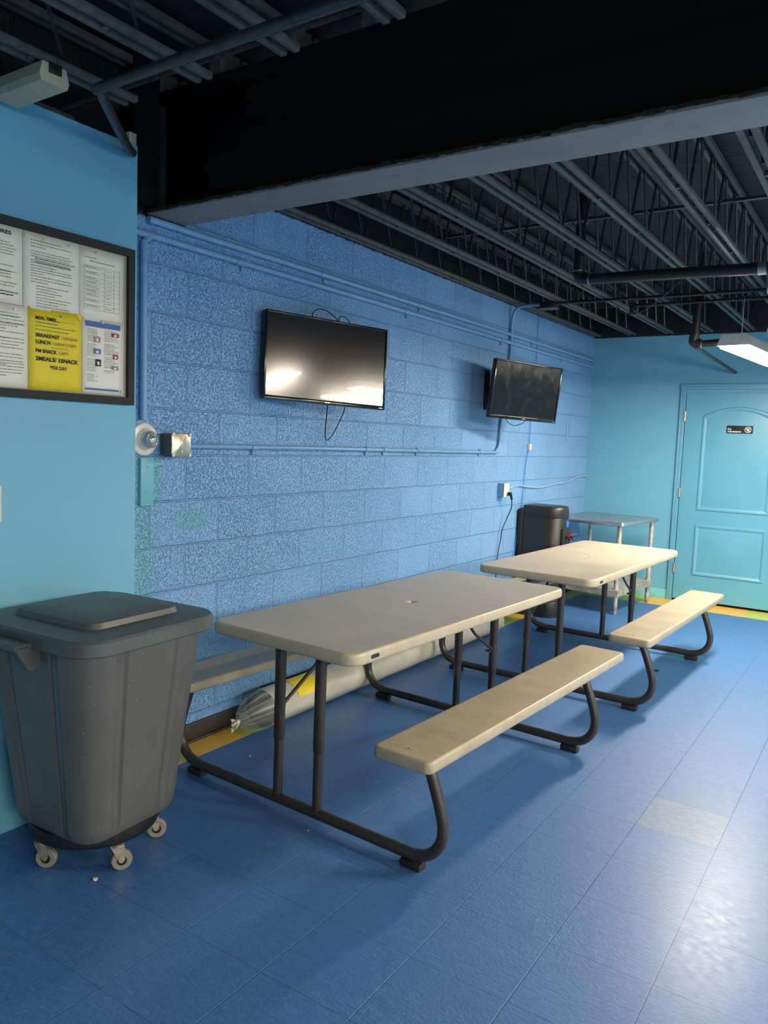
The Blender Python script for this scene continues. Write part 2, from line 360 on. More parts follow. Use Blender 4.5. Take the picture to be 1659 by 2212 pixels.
# ------------------------------------------------------------------ mesh helpers
def rotm(rx=0, ry=0, rz=0): return (Matrix.Rotation(rz, 4, 'Z') @ Matrix.Rotation(ry, 4, 'Y') @ Matrix.Rotation(rx, 4, 'X'))
class MB:
    def __init__(s): s.bm = bmesh.new()
    def box(s, c, d, rot=None, bev=0.0, seg=2):
        t = bmesh.new(); bmesh.ops.create_cube(t, size=1.0)
        for v in t.verts: v.co = Vector((v.co.x*d[0], v.co.y*d[1], v.co.z*d[2]))
        if bev > 0: bmesh.ops.bevel(t, geom=t.edges[:], offset=bev, segments=seg, affect='EDGES', profile=0.5)
        s._add(t, Matrix.Translation(c) @ (rot or Matrix.Identity(4))); return s
    def _add(s, t, mtx):
        for v in t.verts: v.co = mtx @ v.co
        me = bpy.data.meshes.new('t'); t.to_mesh(me); t.free(); s.bm.from_mesh(me); bpy.data.meshes.remove(me)
    def tube(s, pts, r, n=12, cap=True, smooth=0):
        P = [Vector(p) for p in pts]
        if smooth: P = catmull(P, smooth)
        rings = []; prev = None
        for i, p in enumerate(P):
            a = P[max(i-1, 0)]; b = P[min(i+1, len(P)-1)]; t = (b-a).normalized()
            if prev is None:
                up = Vector((0, 0, 1)) if abs(t.z) < 0.9 else Vector((1, 0, 0)); x = t.cross(up).normalized()
            else: x = (prev - t*prev.dot(t)).normalized()
            prev = x; y = t.cross(x)
            rr = r[i] if isinstance(r, (list, tuple)) and not smooth else (r if not isinstance(r, (list, tuple)) else r[0])
            rings.append([s.bm.verts.new(p + x*rr*math.cos(2*PI*k/n) + y*rr*math.sin(2*PI*k/n)) for k in range(n)])
        for A, B in zip(rings, rings[1:]):
            for k in range(n): s.bm.faces.new((A[k], A[(k+1) % n], B[(k+1) % n], B[k]))
        if cap: s.bm.faces.new(rings[0][::-1]); s.bm.faces.new(rings[-1])
        return s
    def lathe(s, c, prof, n=28, axis='Z', sx=1.0, sy=1.0):
        R = {'Z': Matrix.Identity(4), 'X': Matrix.Rotation(PI/2, 4, 'Y'), 'Y': Matrix.Rotation(-PI/2, 4, 'X')}[axis]
        T = Matrix.Translation(c) @ R; rings = []
        for (r, z) in prof:
            rings.append([s.bm.verts.new(T @ Vector((max(r, 1e-5)*sx*math.cos(2*PI*k/n), max(r, 1e-5)*sy*math.sin(2*PI*k/n), z))) for k in range(n)])
        for A, B in zip(rings, rings[1:]):
            for k in range(n): s.bm.faces.new((A[k], A[(k+1) % n], B[(k+1) % n], B[k]))
        s.bm.faces.new(rings[0][::-1]); s.bm.faces.new(rings[-1]); return s
    def loft(s, loops, cap0=True, cap1=True, closed=False):
        rings = [[s.bm.verts.new(p) for p in L] for L in loops]; n = len(rings[0])
        pr = list(zip(rings, rings[1:])) + ([(rings[-1], rings[0])] if closed else [])
        for A, B in pr:
            for k in range(n): s.bm.faces.new((A[k], A[(k+1) % n], B[(k+1) % n], B[k]))
        if not closed:
            if cap0: s.bm.faces.new(rings[0][::-1])
            if cap1: s.bm.faces.new(rings[-1])
        return s
    def build(s, name, m, parent=None, smooth=True, angle=40):
        bmesh.ops.recalc_face_normals(s.bm, faces=s.bm.faces[:])
        me = bpy.data.meshes.new(name); s.bm.to_mesh(me); s.bm.free()
        me.materials.append(m)
        if smooth:
            me.polygons.foreach_set('use_smooth', [True]*len(me.polygons))
            me.set_sharp_from_angle(angle=math.radians(angle))
        o = bpy.data.objects.new(name, me); C.objects.link(o)
        if parent is not None: o.parent = parent
        return o
def catmull(P, k):
    out = []
    for i in range(len(P)-1):
        p0 = P[max(i-1, 0)]; p1 = P[i]; p2 = P[i+1]; p3 = P[min(i+2, len(P)-1)]
        for j in range(k):
            t = j/k
            out.append(0.5*((2*p1)+(-p0+p2)*t+(2*p0-5*p1+4*p2-p3)*t*t+(-p0+3*p1-3*p2+p3)*t**3))
    out.append(P[-1]); return out
def rrect(hx, hy, r, n=8, z=0.0, cx=0, cy=0):
    pts = []
    for (sx, sy, a0) in ((1, -1, -PI/2), (1, 1, 0), (-1, 1, PI/2), (-1, -1, PI)):
        for k in range(n+1):
            a = a0 + (PI/2)*k/n
            pts.append(Vector((cx+sx*(hx-r)+r*math.cos(a), cy+sy*(hy-r)+r*math.sin(a), z)))
    return pts
def ident(o, label, cat, group=None):
    o['label'] = label; o['category'] = cat
    if group: o['group'] = group
    return o
def thing(name, label, cat, loc=(0, 0, 0), rz=0.0, group=None):
    o = bpy.data.objects.new(name, None); C.objects.link(o); o.empty_display_size = 0.1
    o.location = loc; o.rotation_euler = (0, 0, rz); return ident(o, label, cat, group)
def struct(o): o['kind'] = 'structure'; return o
def copy_tree(o, parent=None):
    c = o.copy(); C.objects.link(c); c.parent = parent
    for ch in list(o.children): copy_tree(ch, c)
    return c
def text_mesh(name, s, size, m, mtx, parent=None, bold=0.0, depth=0.0004, width=None):
    cu = bpy.data.curves.new(name, 'FONT'); cu.body = s; cu.size = size; cu.extrude = depth; cu.offset = bold
    cu.align_x = 'LEFT'; cu.align_y = 'BOTTOM_BASELINE'
    o = bpy.data.objects.new(name, cu); C.objects.link(o)
    dg = bpy.context.evaluated_depsgraph_get(); me = bpy.data.meshes.new_from_object(o.evaluated_get(dg))
    bpy.data.objects.remove(o); bpy.data.curves.remove(cu)
    if width:
        xs = [v.co.x for v in me.vertices]; k = width/(max(xs)-min(xs))
        for v in me.vertices: v.co.x *= k
    me.transform(mtx); me.materials.clear(); me.materials.append(m)
    n = bpy.data.objects.new(name, me); C.objects.link(n)
    if parent is not None: n.parent = parent
    return n

YB = 7.82   # back wall
# ------------------------------------------------------------------ room shell
struct(MB().box((4.2, 1.4, -0.05), (9.2, 13.4, 0.1)).build('floor', M['floor'], smooth=False))
struct(MB().box((-0.1, 1.4, 1.5), (0.2, 13.4, 3.0)).build('wall_left', M['block'], smooth=False))
struct(MB().box((4.3, YB+0.1, 1.5), (8.6, 0.2, 3.0)).build('wall_back', M['teal_back'], smooth=False))
struct(MB().box((8.7, 1.4, 1.5), (0.2, 13.4, 3.0)).build('wall_right', M['teal'], smooth=False))
struct(MB().box((4.2, -5.1, 1.5), (9.2, 0.2, 3.0)).build('wall_front', M['teal'], smooth=False))
struct(MB().box((0.06, -1.475, 1.276), (0.12, 7.05, 2.552)).build('wall_partition', M['teal'], smooth=False))
struct(MB().box((4.2, 1.4, 2.97), (9.2, 13.4, 0.1)).build('ceiling', M['deck'], smooth=False))
# baseboards
struct(MB().box((0.006, 4.94, 0.045), (0.012, 5.74, 0.09), bev=0.002).box((0.012, 4.94, 0.006), (0.024, 5.74, 0.012), bev=0.003).build('baseboard_left', M['baseblack']))
struct(MB().box((0.46, YB-0.006, 0.045), (0.88, 0.012, 0.09), bev=0.002).build('baseboard_back', M['tealplate']))
# cream block visible at the top end of the partition
ident(MB().box((0.09, 2.03, 2.575), (0.055, 0.035, 0.045), bev=0.002).build('wood_block', M['cream']), 'small bare wood block on the top corner of the teal partition', 'wood block')

# ------------------------------------------------------------------ main beam
t = thing('steel_beam', 'wide black steel beam crossing the room with worn grey underside', 'beam', (0, 0, 0))
MB().box((4.3, 2.29, 2.58), (8.58, 0.012, 0.44)).build('web', M['black_steel'], t, False)
MB().box((4.3, 2.29, 2.352), (8.58, 0.2, 0.014), bev=0.002).build('lower_flange', M['flange'], t, False)['label'] = 'worn grey lower flange'
MB().box((4.3, 2.29, 2.807), (8.58, 0.2, 0.014), bev=0.002).build('upper_flange', M['black_steel'], t, False)
b = MB()
for i in range(260):
    x = 0.03 + i*0.0265
    b.box((x, 2.188+random.uniform(-.002, .004), 2.357+random.uniform(-.001, .004)), (0.03, 0.010, random.uniform(.006, .014)), rotm(random.uniform(-.2, .2), random.uniform(-.1, .1), 0))
b.build('dust_ridge', M['dust'], t, False)['kind'] = 'stuff'
# painted-black bearing column where the beam meets the wall
ident(MB().box((0.045, 2.12, 2.645), (0.09, 0.13, 0.55), bev=0.004).build('bearing_post', M['black_steel']), 'short black post beside the beam end above the teal partition', 'post')

# ------------------------------------------------------------------ open-web joists
def joist_mesh(y0, y1, far=True):
    zb, zt = 2.560, 2.885
    bc = MB()
    for sgn in (-1, 1):
        bc.box((sgn*0.024, (y0+y1)/2, zb+0.012), (0.026, y1-y0, 0.024), bev=0.006)
    nb = int((y1-y0)/0.62)
    for i in range(nb+1):
        y = y0+0.15+i*0.62
        if y < y1: bc.tube([(0, y, zb-0.001), (0, y, zb+0.02)], 0.009, 8)
    tc = MB(); ya, yb = (2.30, YB) if far else (-4.9, 2.28)
    for sgn in (-1, 1):
        tc.box((sgn*0.022, (ya+yb)/2, zt), (0.022, yb-ya, 0.03), bev=0.003)
    if far: tc.box((0, 2.36, 2.842), (0.06, 0.14, 0.055))
    else: tc.box((0, 2.23, 2.842), (0.06, 0.10, 0.055))
    wb = MB(); step = 0.30; y = y0+0.05; k = 0
    while y < y1-step:
        wb.tube([(0, y, zb+0.012), (0, y+step*0.38, zt-0.01)], 0.0075, 6)
        wb.tube([(0, y+step*0.62, zt-0.01), (0, y+step, zb+0.012)], 0.0075, 6)
        y += step; k += 1
    if far: wb.tube([(0, y0+.03, zb+0.012), (0, y0-0.32, zt-0.02)], 0.009, 6); wb.tube([(0, y, zb+.012), (0, min(y+.25, YB), zt-.02)], .009, 6)
    else: wb.tube([(0, y1-0.08, zb+0.012), (0, y1+0.36, zt-0.03)], 0.009, 6)
    return bc, tc, wb
JX = [0.05, 0.40, 0.755, 1.11, 1.47, 1.81, 2.15, 2.50, 2.86]
ORD = ['first', 'second', 'third', 'fourth', 'fifth', 'sixth', 'seventh', 'eighth', 'ninth']
protoF = thing('ceiling_joist', 'black open-web ceiling joist beyond the beam, first from the blue block wall', 'joist', (JX[0], 0, 0), 0, 'ceiling joists beyond the beam')
bc, tc, wb = joist_mesh(2.72, 7.78)
bc.build('bottom_chord', M['joist'], protoF); tc.build('top_chord', M['joist'], protoF); wb.build('web_rods', M['web'], protoF)
for i, x in enumerate(JX[1:7], 1):
    c = copy_tree(protoF); c.location = (x, 0, 0); c['label'] = 'black open-web ceiling joist beyond the beam, %s from the blue block wall' % ORD[i]
protoN = thing('ceiling_joist', 'black open-web ceiling joist on the near side of the beam, first above the teal partition', 'joist', (JX[0], 0, 0), 0, 'ceiling joists on the near side of the beam')
bc, tc, wb = joist_mesh(-1.2, 1.80, False)
bc.build('bottom_chord', M['joist'], protoN); tc.build('top_chord', M['joist'], protoN); wb.build('web_rods', M['web'], protoN)
for i, x in enumerate(JX[1:5], 1):
    c = copy_tree(protoN); c.location = (x, 0, 0); c['label'] = 'black open-web ceiling joist on the near side of the beam, %s from the left' % ORD[i]

# bridging bars
for nm, y, z, lab in (('near', 3.10, 2.70, 'thin black bridging bar crossing the joists just beyond the beam'), ('mid', 4.43, 2.75, 'thin black bridging bar crossing the joists at mid room'), ('far', 7.05, 2.72, 'thin black bridging bar crossing the joists near the back wall')):
    ident(MB().box((1.6, y, z), (3.15, 0.022, 0.004)).box((1.6, y+0.011, z+0.01), (3.15, 0.003, 0.02)).build('bridging_bar', M['joist'], smooth=False), lab, 'bar', 'bridging bars')

# ------------------------------------------------------------------ ceiling pipes and conduits
t = thing('drain_pipe', 'thick black pipe dropping from the roof and running right below the joists', 'pipe')
MB().tube([(1.02, 4.5, 2.92), (1.02, 4.5, 2.46)], 0.030, 16).build('vertical_run', M['pipe'], t)
MB().tube([(1.02, 4.5, 2.49), (1.03, 4.5, 2.45), (1.07, 4.5, 2.432)], 0.036, 16, smooth=6).build('elbow', M['pipe'], t)
MB().tube([(1.06, 4.5, 2.432), (1.95, 4.5, 2.415), (3.3, 4.5, 2.39)], 0.031, 16).build('horizontal_run', M['pipe'], t)
for p0, p1, rr in (((1.02, 4.5, 2.755), (1.02, 4.5, 2.765), .037), ((1.02, 4.5, 2.475), (1.02, 4.5, 2.485), .037), ((1.088, 4.5, 2.431), (1.094, 4.5, 2.431), .038), ((1.99, 4.5, 2.413), (2.03, 4.5, 2.413), .034)):
    MB().tube([p0, p1], rr, 16).build('pipe_collar', M['zinc'], t)
t = thing('drain_pipe', 'black pipe with an elbow ending beside the lit ceiling lamp', 'pipe')
MB().tube([(1.345, 6.2, 2.92), (1.33, 6.2, 2.30)], 0.030, 16).build('vertical_run', M['pipe'], t)
MB().tube([(1.33, 6.2, 2.33), (1.325, 6.2, 2.27), (1.37, 6.2, 2.255)], 0.037, 16, smooth=6).build('elbow', M['pipe'], t)
MB().tube([(1.36, 6.2, 2.255), (1.545, 6.2, 2.262)], 0.026, 16).build('horizontal_run', M['pipe'], t)
MB().tube([(1.335, 6.22, 2.235), (1.36, YB-0.01, 2.19)], 0.014, 12).build('side_run', M['pipe'], t)
for p0, p1, rr in (((1.342, 6.2, 2.56), (1.342, 6.2, 2.57), .037), ((1.378, 6.2, 2.256), (1.384, 6.2, 2.256), .033)):
    MB().tube([p0, p1], rr, 16).build('pipe_collar', M['zinc'], t)
ident(MB().tube([(0.30, 5.77, 2.545), (1.2, 5.76, 2.54), (3.2, 5.75, 2.535)], 0.012, 10).build('ceiling_conduit', M['pipe']), 'thin black conduit running right from the ceiling junction box', 'conduit')
ident(MB().tube([(0.30, 5.83, 2.552), (3.2, 5.81, 2.548)], 0.009, 10).build('ceiling_conduit', M['pipe']), 'thinner black conduit just behind the one from the ceiling junction box', 'conduit')
t = thing('ceiling_conduit', 'short black conduit with a clamp below the third ceiling joist', 'conduit')
MB().tube([(0.89, 6.08, 2.545), (3.2, 6.0, 2.53)], 0.012, 10).build('run', M['pipe'], t)
MB().box((0.88, 6.08, 2.52), (0.03, 0.03, 0.06), bev=0.004).tube([(0.85, 6.08, 2.49), (0.91, 6.08, 2.49)], 0.006, 8).build('clamp', M['pipe'], t)
t = thing('ceiling_box', 'black junction box under the joists at the top of the blue conduit', 'junction box')
MB().box((0.33, 5.78, 2.535), (0.12, 0.10, 0.045), bev=0.004).build('box_body', M['pipe'], t)
MB().box((0.33, 5.78, 2.509), (0.13, 0.11, 0.004)).build('cover', M['joist'], t)
ident(MB().tube([(3.2, 1.56, 2.515), (1.5, 1.57, 2.505), (0.60, 1.572, 2.502), (0.53, 1.59, 2.50), (0.47, 1.64, 2.50), (0.22, 1.92, 2.50), (0.135, 2.015, 2.515)], 0.0165, 12, smooth=5).build('roof_conduit', M['web']), 'dark conduit running beside the near face of the beam and bending to the teal partition', 'conduit')
# conduit drop on the right
ident(MB().tube([(1.93, 5.3, 2.86), (1.93, 5.3, 2.47), (1.94, 5.31, 2.435), (2.02, 5.32, 2.42), (2.3, 5.35, 2.40)], 0.007, 8, smooth=4).build('roof_conduit', M['zinc']), 'thin bent metal conduit hanging at the right edge above the lamp', 'conduit')
def wire_hook(cx, cy, cz, lab):
    pts = [(cx, cy, 2.60), (cx+.01, cy+.01, cz+.04), (cx-.03, cy, cz), (cx+.03, cy-.02, cz-.03), (cx+.01, cy+.01, cz-.05)]
    ident(MB().tube(pts, 0.0022, 6, smooth=6).build('wire_scrap', M['zinc']), lab, 'wire', 'bits of bright wire in the ceiling')
# loose cable sagging below joists
ident(MB().tube([(1.35, 5.6, 2.62), (1.22, 5.65, 2.52), (1.05, 5.75, 2.44), (0.90, 5.85, 2.45), (0.80, 5.95, 2.53)], 0.003, 6, smooth=8).build('loose_cable', M['web']), 'thin loose cable sagging between two ceiling joists', 'cable')

# cream box hung above the partition
t = thing('ceiling_box', 'cream metal box hanging above the teal partition at the upper left', 'box')
MB().loft([[Vector((0.16, 1.44+dy, 2.50+dz)) for dy, dz in ((0.005, 0), (0.095, 0), (0.10, 0.02), (0.09, 0.058), (0.01, 0.058), (0, 0.02))],
           [Vector((0.43, 1.44+dy, 2.50+dz)) for dy, dz in ((0.005, 0), (0.095, 0), (0.10, 0.02), (0.09, 0.058), (0.01, 0.058), (0, 0.02))]]).build('housing', M['cream'], t, False)
MB().box((0.434, 1.49, 2.545), (0.012, 0.04, 0.03), bev=0.003).tube([(0.425, 1.49, 2.55), (0.425, 1.49, 2.58)], 0.006, 8).build('hanger', M['pipe'], t)

# ------------------------------------------------------------------ lamps
def make_lamp(idx, label, strength, L):
    t = thing('ceiling_light', label, 'ceiling light', (0, 0, 0), 0, 'fluorescent ceiling lights')
    def sec(y, w0, w1, z0, z1): return [Vector((-w0, y, z0)), Vector((w0, y, z0)), Vector((w1, y, z1)), Vector((-w1, y, z1))]
    MB().loft([sec(0, .100, .075, 0.004, .075), sec(L, .100, .075, 0.004, .075)]).build('housing', M['lampmetal'], t, False)
    MB().loft([sec(0.012, .080, .088, -.012, .003), sec(L-.012, .080, .088, -.012, .003)]).build('diffuser', mat_emit('lit_diffuser_%s' % ORD[idx], strength), t, False)['label'] = 'glowing white diffuser'
    for y in (0.18, L-0.18): MB().tube([(0, y, .07), (0, y, .34)], 0.002, 6).build('hanging_wire', M['zinc'], t)
    return t
LL = ['lit fluorescent lamp hanging below the joists at the right edge of the photo', 'lit fluorescent lamp hanging crosswise beside the nearest picnic table',
      'lit fluorescent lamp hanging at a slant right of the crosswise one', 'lit fluorescent lamp behind the slanted one', 'lit fluorescent lamp hanging behind the camera', 'unseen fluorescent lamp added near the right wall to balance the light']
for i, (x, y, z, rz, L, e) in enumerate(LIGHTS):
    t = make_lamp(i, LL[i], e, L); t.location = (x, y, z); t.rotation_euler = (0, 0, rz)
ident(MB().tube([(1.80, 6.35, 2.31), (1.80, 6.36, 2.37), (1.83, 6.38, 2.40), (1.87, 6.40, 2.40), (1.9, 6.42, 2.37)], 0.004, 8, smooth=6).tube([(1.83, 6.4, 2.27), (1.83, 6.4, 2.325)], 0.022, 14).build('wire_loop', M['white']), 'white looped cord with a small fitting above the lit lamp', 'cord')

# ------------------------------------------------------------------ back wall door
d = MB().box((1.41, YB-0.012, 1.012), (0.925, 0.024, 1.98), bev=0.002)
door = struct(d.build('door_1', M['doorteal'], smooth=False))
door.location = (0, 0, 0)
def outline(x0, x1, z0, z1, ins, arch=0.0, n=16):
    x0 += ins; x1 -= ins; z0 += ins; z1 -= ins
    pts = [(x0, z0), (x1, z0)]
    for k in range(n+1):
        s = k/n; x = x1+(x0-x1)*s
        pts.append((x, z1+arch*(1-(2*s-1)**2)))
    return pts
def moulding(x0, x1, z0, z1, arch):
    yf = YB-0.024; b = MB(); L = []
    for ins, h in ((0, 0), (0.010, -0.009), (0.022, -0.010), (0.040, -0.001), (0.052, -0.003)):
        L.append([Vector((x, yf+h, z)) for x, z in outline(x0, x1, z0, z1, ins, arch)])
    b.loft(L, True, True); return b
moulding(1.105, 1.737, 0.888, 1.790, 0.085).build('panel', M['doorteal'], door, angle=20)
moulding(1.105, 1.737, 0.262, 0.760, 0.0).build('panel', M['doorteal'], door, angle=20)
for z in (1.78, 1.05, 0.32):
    MB().tube([(0.944, YB-0.03, z-0.045), (0.944, YB-0.03, z+0.045)], 0.007, 10).box((0.954, YB-0.0255, z), (0.018, 0.004, 0.09)).build('hinge', M['hinge'], door)['label'] = 'bare metal hinge'
b = MB()
for (cx, cz, sx, sz) in ((0.913, 1.045, 0.056, 2.09), (1.907, 1.045, 0.056, 2.09)):
    b.box((cx, YB-0.010, cz), (sx, 0.02, sz), bev=0.004).box((cx+(-0.016 if cx < 1 else 0.016), YB-0.016, cz), (0.016, 0.02, sz), bev=0.004)
b.box((1.41, YB-0.011, 2.062), (1.053, 0.022, 0.057), bev=0.004).box((1.41, YB-0.017, 2.078), (1.053, 0.022, 0.016), bev=0.004)
struct(b.build('trim_1', M['doorteal']))
struct(MB().box((1.41, YB-0.006, 0.011), (0.93, 0.02, 0.022)).build('door_gap_shade', M['black_steel'], smooth=False))  # black strip drawn for the shade in the gap under the door

# sign on door
t = thing('door_sign', 'small black sign reading No Admittance on the teal door', 'sign')
MX = Matrix.Translation((0, YB-0.0345, 0)) @ Matrix.Rotation(PI/2, 4, 'X')
MB().loft([[Vector((1.4355+p.x, YB-0.0245, 1.666+p.y)) for p in rrect(.113, .036, .008)], [Vector((1.4355+p.x, YB-0.0305, 1.666+p.y)) for p in rrect(.113, .036, .008)]]).build('plate', M['sign'], t)
text_mesh('lettering', 'No', 0.024, M['white'], Matrix.Translation((1.333, YB-0.031, 1.662)) @ Matrix.Rotation(PI/2, 4, 'X'), t, 0.0006)
text_mesh('lettering', 'Admittance', 0.024, M['white'], Matrix.Translation((1.333, YB-0.031, 1.640)) @ Matrix.Rotation(PI/2, 4, 'X'), t, 0.0006, width=0.118)
b = MB()
ring = [[Vector((1.507+r*math.cos(a), YB-0.0315, 1.666+r*math.sin(a))) for a in [2*PI*k/28 for k in range(28)]] for r in (.0285, .0235)]
b.loft(ring, False, False)
b.box((1.507, YB-0.0315, 1.666), (0.006, 0.002, 0.05), rotm(0, -0.8, 0))
b.loft([[Vector((1.507+x, YB-0.0315+e, 1.666+z)) for x, z in ((-.006, -.018), (.004, -.019), (.012, -.004), (.014, .013), (.008, .014), (.006, .004), (.004, .018), (-.001, .018), (-.003, .004), (-.012, .008), (-.016, .004), (-.008, -.008))] for e in (0, -0.001)])
b.build('hand_emblem', M['white'], t, False)

# ------------------------------------------------------------------ picnic tables
def sweep_bar(y):
    half = [(-.600, .392), (-.628, .33), (-.662, .235), (-.676, .17), (-.664, .112), (-.622, .066), (-.56, .047), (-.48, .045)]
    P = [(x+.03, y, z) for x, z in half] + [(x*-1+.03, y, z) for x, z in half[::-1]]
    return P
def slab(hx, hy, z0, z1, r, bev, hole=0.0, n=8):
    b = MB(); prof = [(bev*1.2, z0), (bev*.3, z0+bev*.5), (0.0, z0+bev*1.5), (0.0, z1-bev*1.6), (bev*.25, z1-bev*.6), (bev*.8, z1-bev*.12), (bev*1.6, z1), (bev*1.6+.006, z1)]
    if not hole:
        b.loft([rrect(hx-i, hy-i, r-i*.5, n, z) for i, z in prof]); return b
    N = 4*(n+1); base = rrect(hx, hy, r, n)
    def circ(rad, z): return [Vector((rad*math.cos(math.atan2(p.y/hy, p.x/hx)), rad*math.sin(math.atan2(p.y/hy, p.x/hx)), z)) for p in base]
    L = [rrect(hx-i, hy-i, r-i*.5, n, z) for i, z in prof] + [circ(hole*1.7, z1), circ(hole*1.5, z1), circ(hole*1.25, z1-.002), circ(hole, z1-.006), circ(hole, z0)]
    b.loft(L, closed=True); return b
def make_table(lab):
    t = thing('picnic_table', lab, 'picnic table', (0, 0, 0), 0, 'folding picnic tables')
    top = slab(.371, .891, .666, .714, .06, .008, .021).build('tabletop', M['tan'], t, angle=50)
    MB().loft([[Vector((.3712, -.765+p.x, .690+p.y)) for p in rrect(.024, .0075, .006)], [Vector((.3735, -.765+p.x, .690+p.y)) for p in rrect(.022, .006, .005)]]).build('badge', M['cap'], top)['label'] = 'black oval badge'
    for cx, s in ((.587, 1), (-.587, -1)):
        be = MB(); bb = slab(.118, .900, .386, .430, .028, .007)
        for v in bb.bm.verts: v.co.x += cx
        bo = bb.build('bench', M['tan2'], t, angle=50)
        mt = Matrix.Translation((cx-.085, -.845, .4302)) @ Matrix.Rotation(0.0, 4, 'Z')
        text_mesh('embossed_name', 'LIFETIME', 0.026, M['tan2'], mt, bo, 0.0003, 0.0008)
    for y, inward, bx in ((-.80, 1, -.055), (.535, -1, .15)):
        fr = MB().tube(sweep_bar(y), 0.0205, 14, smooth=5).build('frame', M['tube'], t)
        for sx in (-1, 1):
            MB().box((sx*.56+.03, y, .014), (.085, .045, .028), bev=.006).build('foot_pad', M['cap'], fr)
        for px in (-.055, .15):
            MB().tube([(px, y, .045), (px, y, .30)], 0.0185, 14).tube([(px, y, .285), (px, y, .29), (px, y, .668)], [0.0195, 0.0215, 0.0215], 14).tube([(px, y-.023, .42), (px, y-.0255, .42)], .004, 8).build('post', M['tube'], t)
        MB().tube([(px0, y, .405) for px0 in (bx,)] + [(bx, y+inward*.20, .53), (bx, y+inward*.34, .662)], 0.0075, 10).tube([(bx, y+inward*.03, .405), (bx-.03, y+inward*.02, .405)], .006, 8).build('brace', M['tube'], t)
        MB().box((.05, y, .662), (.30, .06, .008), bev=.002).build('bracket', M['tube'], t)
    return t
tb = make_table('nearest tan folding picnic table with attached benches, next to the grey bin')
tb.location = (.861, 3.023, 0); tb.rotation_euler = (0, 0, -.053)
tb2 = copy_tree(tb); tb2.location = (.976, 5.126, 0); tb2.rotation_euler = (0, 0, -.033)
tb2['label'] = 'farther tan folding picnic table with attached benches, in front of the water cooler'

# ------------------------------------------------------------------ bin on dolly
BX, BY, BR = .490, 1.607, .05
t = thing('trash_bin', 'large square dark grey rubbish bin with lid beside the teal partition', 'bin', (BX, BY, 0), BR)
def bin_sec(h, r, z, rec=0.0, n=7, m=6):
    pts = []
    base = rrect(h, h, r, n, z)
    k = n+1
    for q in range(4):
        arc = base[q*k:(q+1)*k]; pts += arc
        a = arc[-1]; bnext = base[((q+1) % 4)*k]
        nx = Vector(((1, 0), (0, 1), (-1, 0), (0, -1))[q] + (0,))
        for s in (.04, .12, .15, .18, .35, .5, .65, .82, .85, .88, .96):
            p = a.lerp(bnext, s)
            pts.append(p - nx*rec*(2.0 if s in (.15, .85) else 1.0))
    return pts
body = MB()
S = [(.155, .150, .05), (.190, .165, .07), (.200, .172, .075)]
L = [bin_sec(.160, .05, .150), bin_sec(.188, .07, .156), bin_sec(.200, .085, .172, .004), bin_sec(.206, .09, .20, .006)]
for k in range(1, 7): L.append(bin_sec(.206+(.272-.206)*k/6, .09+.03*k/6, .20+(.795-.20)*k/6, .007))
L.append(bin_sec(.281, .12, .80)); L.append(bin_sec(.281, .12, .812))
bd = body.loft(L).build('bin_body', M['bin'], t, angle=32)
for sy in (-1,):
    h = MB().box((-.06, sy*.318, .812-.012), (.24, .055, .022), bev=.009, seg=3)
    for sx in (-1, 1):
        h.loft([[Vector((-.06+sx*.112+e, sy*yy, zz)) for yy, zz in ((.262, .808), (.343, .808), (.335, .785), (.300, .728), (.285, .722), (.258, .75))] for e in (-.008, .008)])
    h.build('handle', M['bin'], bd)
lid = MB()
lid.loft([rrect(.301, .287, .108, 8, .790), rrect(.305, .291, .110, 8, .794), rrect(.305, .291, .110, 8, .832), rrect(.298, .284, .105, 8, .840), rrect(.23, .22, .06, 8, .846)])
ld = lid.build('lid', M['binlid'], t, angle=35)
MB().loft([rrect(.200, .190, .05, 8, .843), rrect(.202, .192, .052, 8, .847), rrect(.196, .186, .052, 8, .864), rrect(.188, .178, .05, 8, .868), rrect(.10, .09, .04, 8, .872)]).build('lid_flap', M['binlid'], ld, angle=30)
t = thing('bin_dolly', 'round black wheeled dolly carrying the grey bin', 'dolly', (.45, 1.63, 0), 0.0)
MB().lathe((0, 0, 0), [(.13, .088), (.185, .088), (.208, .098), (.216, .114), (.216, .148), (.208, .149), (.204, .128), (.0, .126)], 40).build('deck', M['dolly'], t)
for k, a in enumerate((-98, -16, 56, 128, 200)):
    ax, ay = .190*math.cos(math.radians(a)), .190*math.sin(math.radians(a)); rz = math.radians((35, 60, 50, 20, 80)[k])
    rm = Matrix.Translation((ax, ay, 0)) @ Matrix.Rotation(rz, 4, 'Z')
    fk = MB().tube([(0, 0, .086), (0, 0, .094)], .022, 14)
    for s in (-1, 1):
        fk.loft([[Vector((x, s*.0135+e, z)) for x, z in ((-.022, .09), (.022, .09), (.024, .040), (.016, .028), (.006, .03))] for e in (-.0012, .0012)])
    fk.box((0, 0, .089), (.044, .029, .003)).tube([(.017, -.017, .036), (.017, .017, .036)], .004, 8)
    f = fk.build('castor_fork', M['castor'], t)
    wl = MB().lathe((.015, 0, .034), [(.024, -.0105), (.031, -.0105), (.034, -.007), (.034, .007), (.031, .0105), (.024, .0105)], 26, 'Y').build('tyre', M['tyre'], f)
    hb = MB().lathe((.015, 0, .034), [(.008, -.012), (.025, -.009), (.025, .009), (.008, .012)], 22, 'Y').build('hub', M['dolly'], f)
    for o in (f, wl, hb): o.data.transform(rm)

